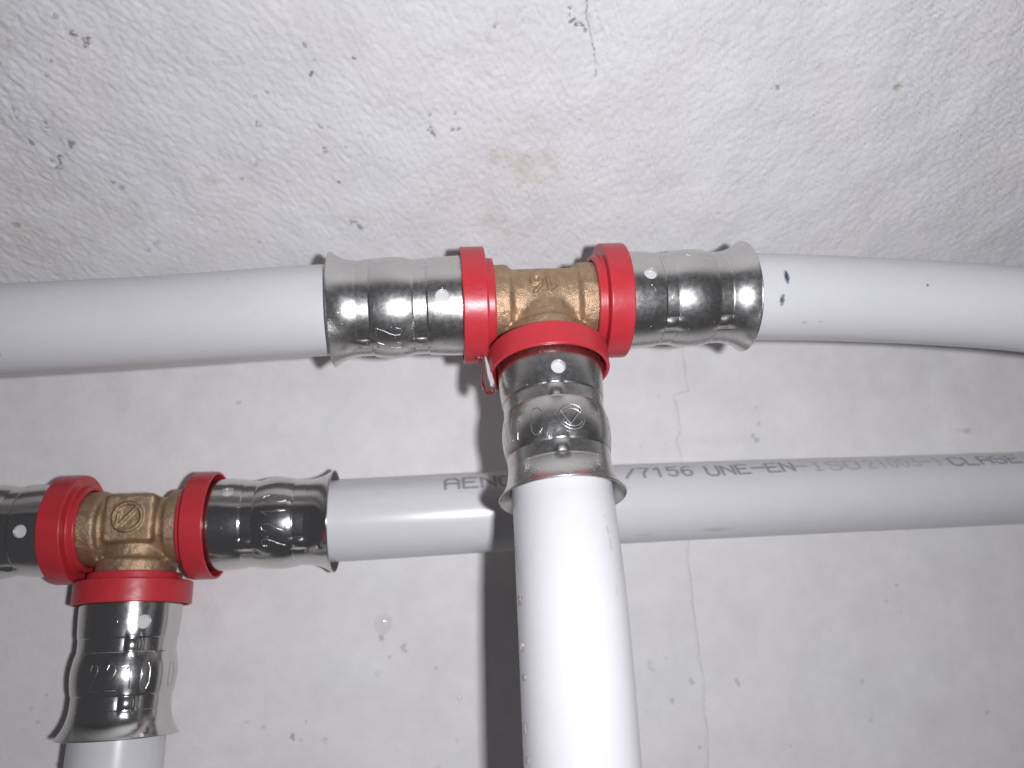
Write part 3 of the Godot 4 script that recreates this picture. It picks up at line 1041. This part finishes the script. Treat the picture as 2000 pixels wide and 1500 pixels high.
	make_pipe("water_pipe", tb, pipe_material(tb, [[1188, 1035, 0.35, 0.9, .5, 1], [1192, 1062, 0.3, 1.4, .45, 1], [1180, 1010, 0.3, 0.3, .3, 1], [1100, 960, 1.2, 0.2, .2, 1], [1205, 1150, 0.3, 1.0, .3, 1], [1040, 1080, 0.3, 1.0, .1, 1]], [], 3),
		"thick looking white pipe hanging down from the higher tee, crossing the printed pipe")
	var tb_main := tb
	tb = make_tube([C2 - X2 * 16.0, C2 - X2 * 36.8, C2 - X2 * 75.0], view)
	make_pipe("water_pipe", tb, pipe_material(tb, [], [], 4), "white pipe inside a steel sleeve of the emblem tee, seen through its small hole")
	tb = make_tube([C2 + X2 * 16.0, C2 + X2 * 36.8, P(1277, 982, 160), P(1900, 957, 172), P(2400, 935, 182)], view)
	make_pipe("water_pipe", tb, pipe_material(tb, [[1400, 1035, 0.7, 3.5, .5, 1], [1260, 1045, 0.7, 2.5, .25, 1]],
		[["AENOR", 874, 953, 1040, 944, .8, false], ["/7156", 1221, 934, 1356, 927, .75, false], ["UNE-EN", 1388, 928, 1550, 920, .8, false], ["-ISO", 1552, 921, 1680, 916, .4, false], ["21003-1", 1700, 914, 1842, 909, .3, false], ["CLASE", 1862, 908, 1996, 902, .8, false]], 5),
		"white pipe with a dark printed line of letters along it")
	tb = make_tube([C2 + Y2 * 16.0, C2 + Y2 * 36.8, C2 + Y2 * 75.0], view)
	make_pipe("water_pipe", tb, pipe_material(tb, [], [], 6), "short visible stretch of white pipe below the lower tee")

	# water
	var water := StandardMaterial3D.new()
	water.resource_name = "water"
	water.albedo_color = Color(1, 1, 1, 0.01)
	water.transparency = BaseMaterial3D.TRANSPARENCY_ALPHA
	water.roughness = 0.05
	for q in [[748, 1216, 1.9, .9, "broad flat water drop above a brown speck on the wall"], [738, 1315, .6, .45, "small water drop on the wall below two brown specks"], [897, 1362, .65, .5, ""], [893, 1445, .5, .4, ""], [856, 1497, .6, .45, ""]]:
		var h := hit(q[0], q[1])
		water_drop(wall_point(h.y) + Vector3(h.x, 0, 0) + wall_normal(h.y) * (wall_relief(h.x, h.y) + 0.02), wall_normal(h.y), q[2], q[3], 1.3, water, q[4] if q[4] != "" else "tiny water drop on the wall beside the shadow of the hanging pipe", "water drops on the wall")
	var wet := StandardMaterial3D.new()
	wet.resource_name = "clear_water"
	wet.albedo_color = Color(1, 1, 1, 0.0)
	wet.refraction_enabled = true
	wet.refraction_scale = 0.033
	wet.roughness = 0.02
	# beads on the steel sleeve beside the ink marks
	var arm := Frame.new(C, X, cam_pos - (C + X * 25.0))
	for q in [[1240, 583, .32], [1246, 574, .36], [1262, 577, .3], [1237, 592, .28], [1258, 590, .22], [1300, 577, .34], [1317, 591, .36], [1347, 598, .3], [1352, 570, .24], [1280, 600, .2]]:
		var best := 1e9
		var bs := 16.0
		var bt := 0.0
		for i in 60:
			for k in range(-30, 31):
				var sv := 14.8 + i * 0.25
				var th := deg_to_rad(k * 2.0)
				var dd := proj(arm.at(sv, sleeve_profile(sv), th)).distance_squared_to(Vector2(q[0], q[1]))
				if dd < best:
					best = dd
					bs = sv
					bt = th
		water_drop(arm.at(bs, sleeve_profile(bs) + 0.02, bt), arm.v * cos(bt) + arm.r * sin(bt), q[2], q[2] * 0.7, 1.2, water, "tiny water bead on the steel sleeve next to the blue-marked pipe", "beads on the steel sleeve")
	# beads down the edge of the hanging pipe
	for q in [[1014, 1165, .45, 3.2], [1018, 1265, .5, 2.0], [1023, 1330, .35, 1.6], [1027, 1430, .45, 2.6], [1030, 1480, .35, 1.6]]:
		var u := pipe_uv(tb_main, q[0] + 3.0, q[1])
		var f: Frame = tb_main.fr[int(u.y * (tb_main.fr.size() - 1))]
		var th := u.x * TAU
		water_drop(f.at(0, 8.03, th), f.v * cos(th) + f.r * sin(th), q[2], 0.22, q[3], wet, "flat water bead down the side of the thick hanging pipe", "beads on the hanging pipe")
	# the drop that hangs between two red rings
	var hang := Soup.new()
	var top := P(943, 686, 133.0)
	var low := P(957, 771, 127.5)
	var hf := Frame.new(top, low - top, cam_pos - top)
	var ln := top.distance_to(low)
	lathe(hang, hf, [Vector2(0, 0.05), Vector2(ln * 0.06, 0.3), Vector2(ln * 0.2, 0.5), Vector2(ln * 0.4, 0.72), Vector2(ln * 0.6, 0.98), Vector2(ln * 0.78, 1.15), Vector2(ln * 0.9, 1.0), Vector2(ln * 0.97, 0.6), Vector2(ln, 0.05)], 32, false)
	var ho := commit(hang, "water_drop", wet, self, top)
	tag(ho, "long water drop hanging between two red rings of the higher tee", "water drop")
	for q in [[938, 672, .34], [944, 661, .28], [935, 683, .3], [934, 700, .3]]:
		var bp := P(q[0], q[1], 131.0)
		water_drop(bp, cam_pos - bp, q[2], q[2], 1.0, wet, "tiny water bead between two red rings of the higher tee", "beads between the rings")
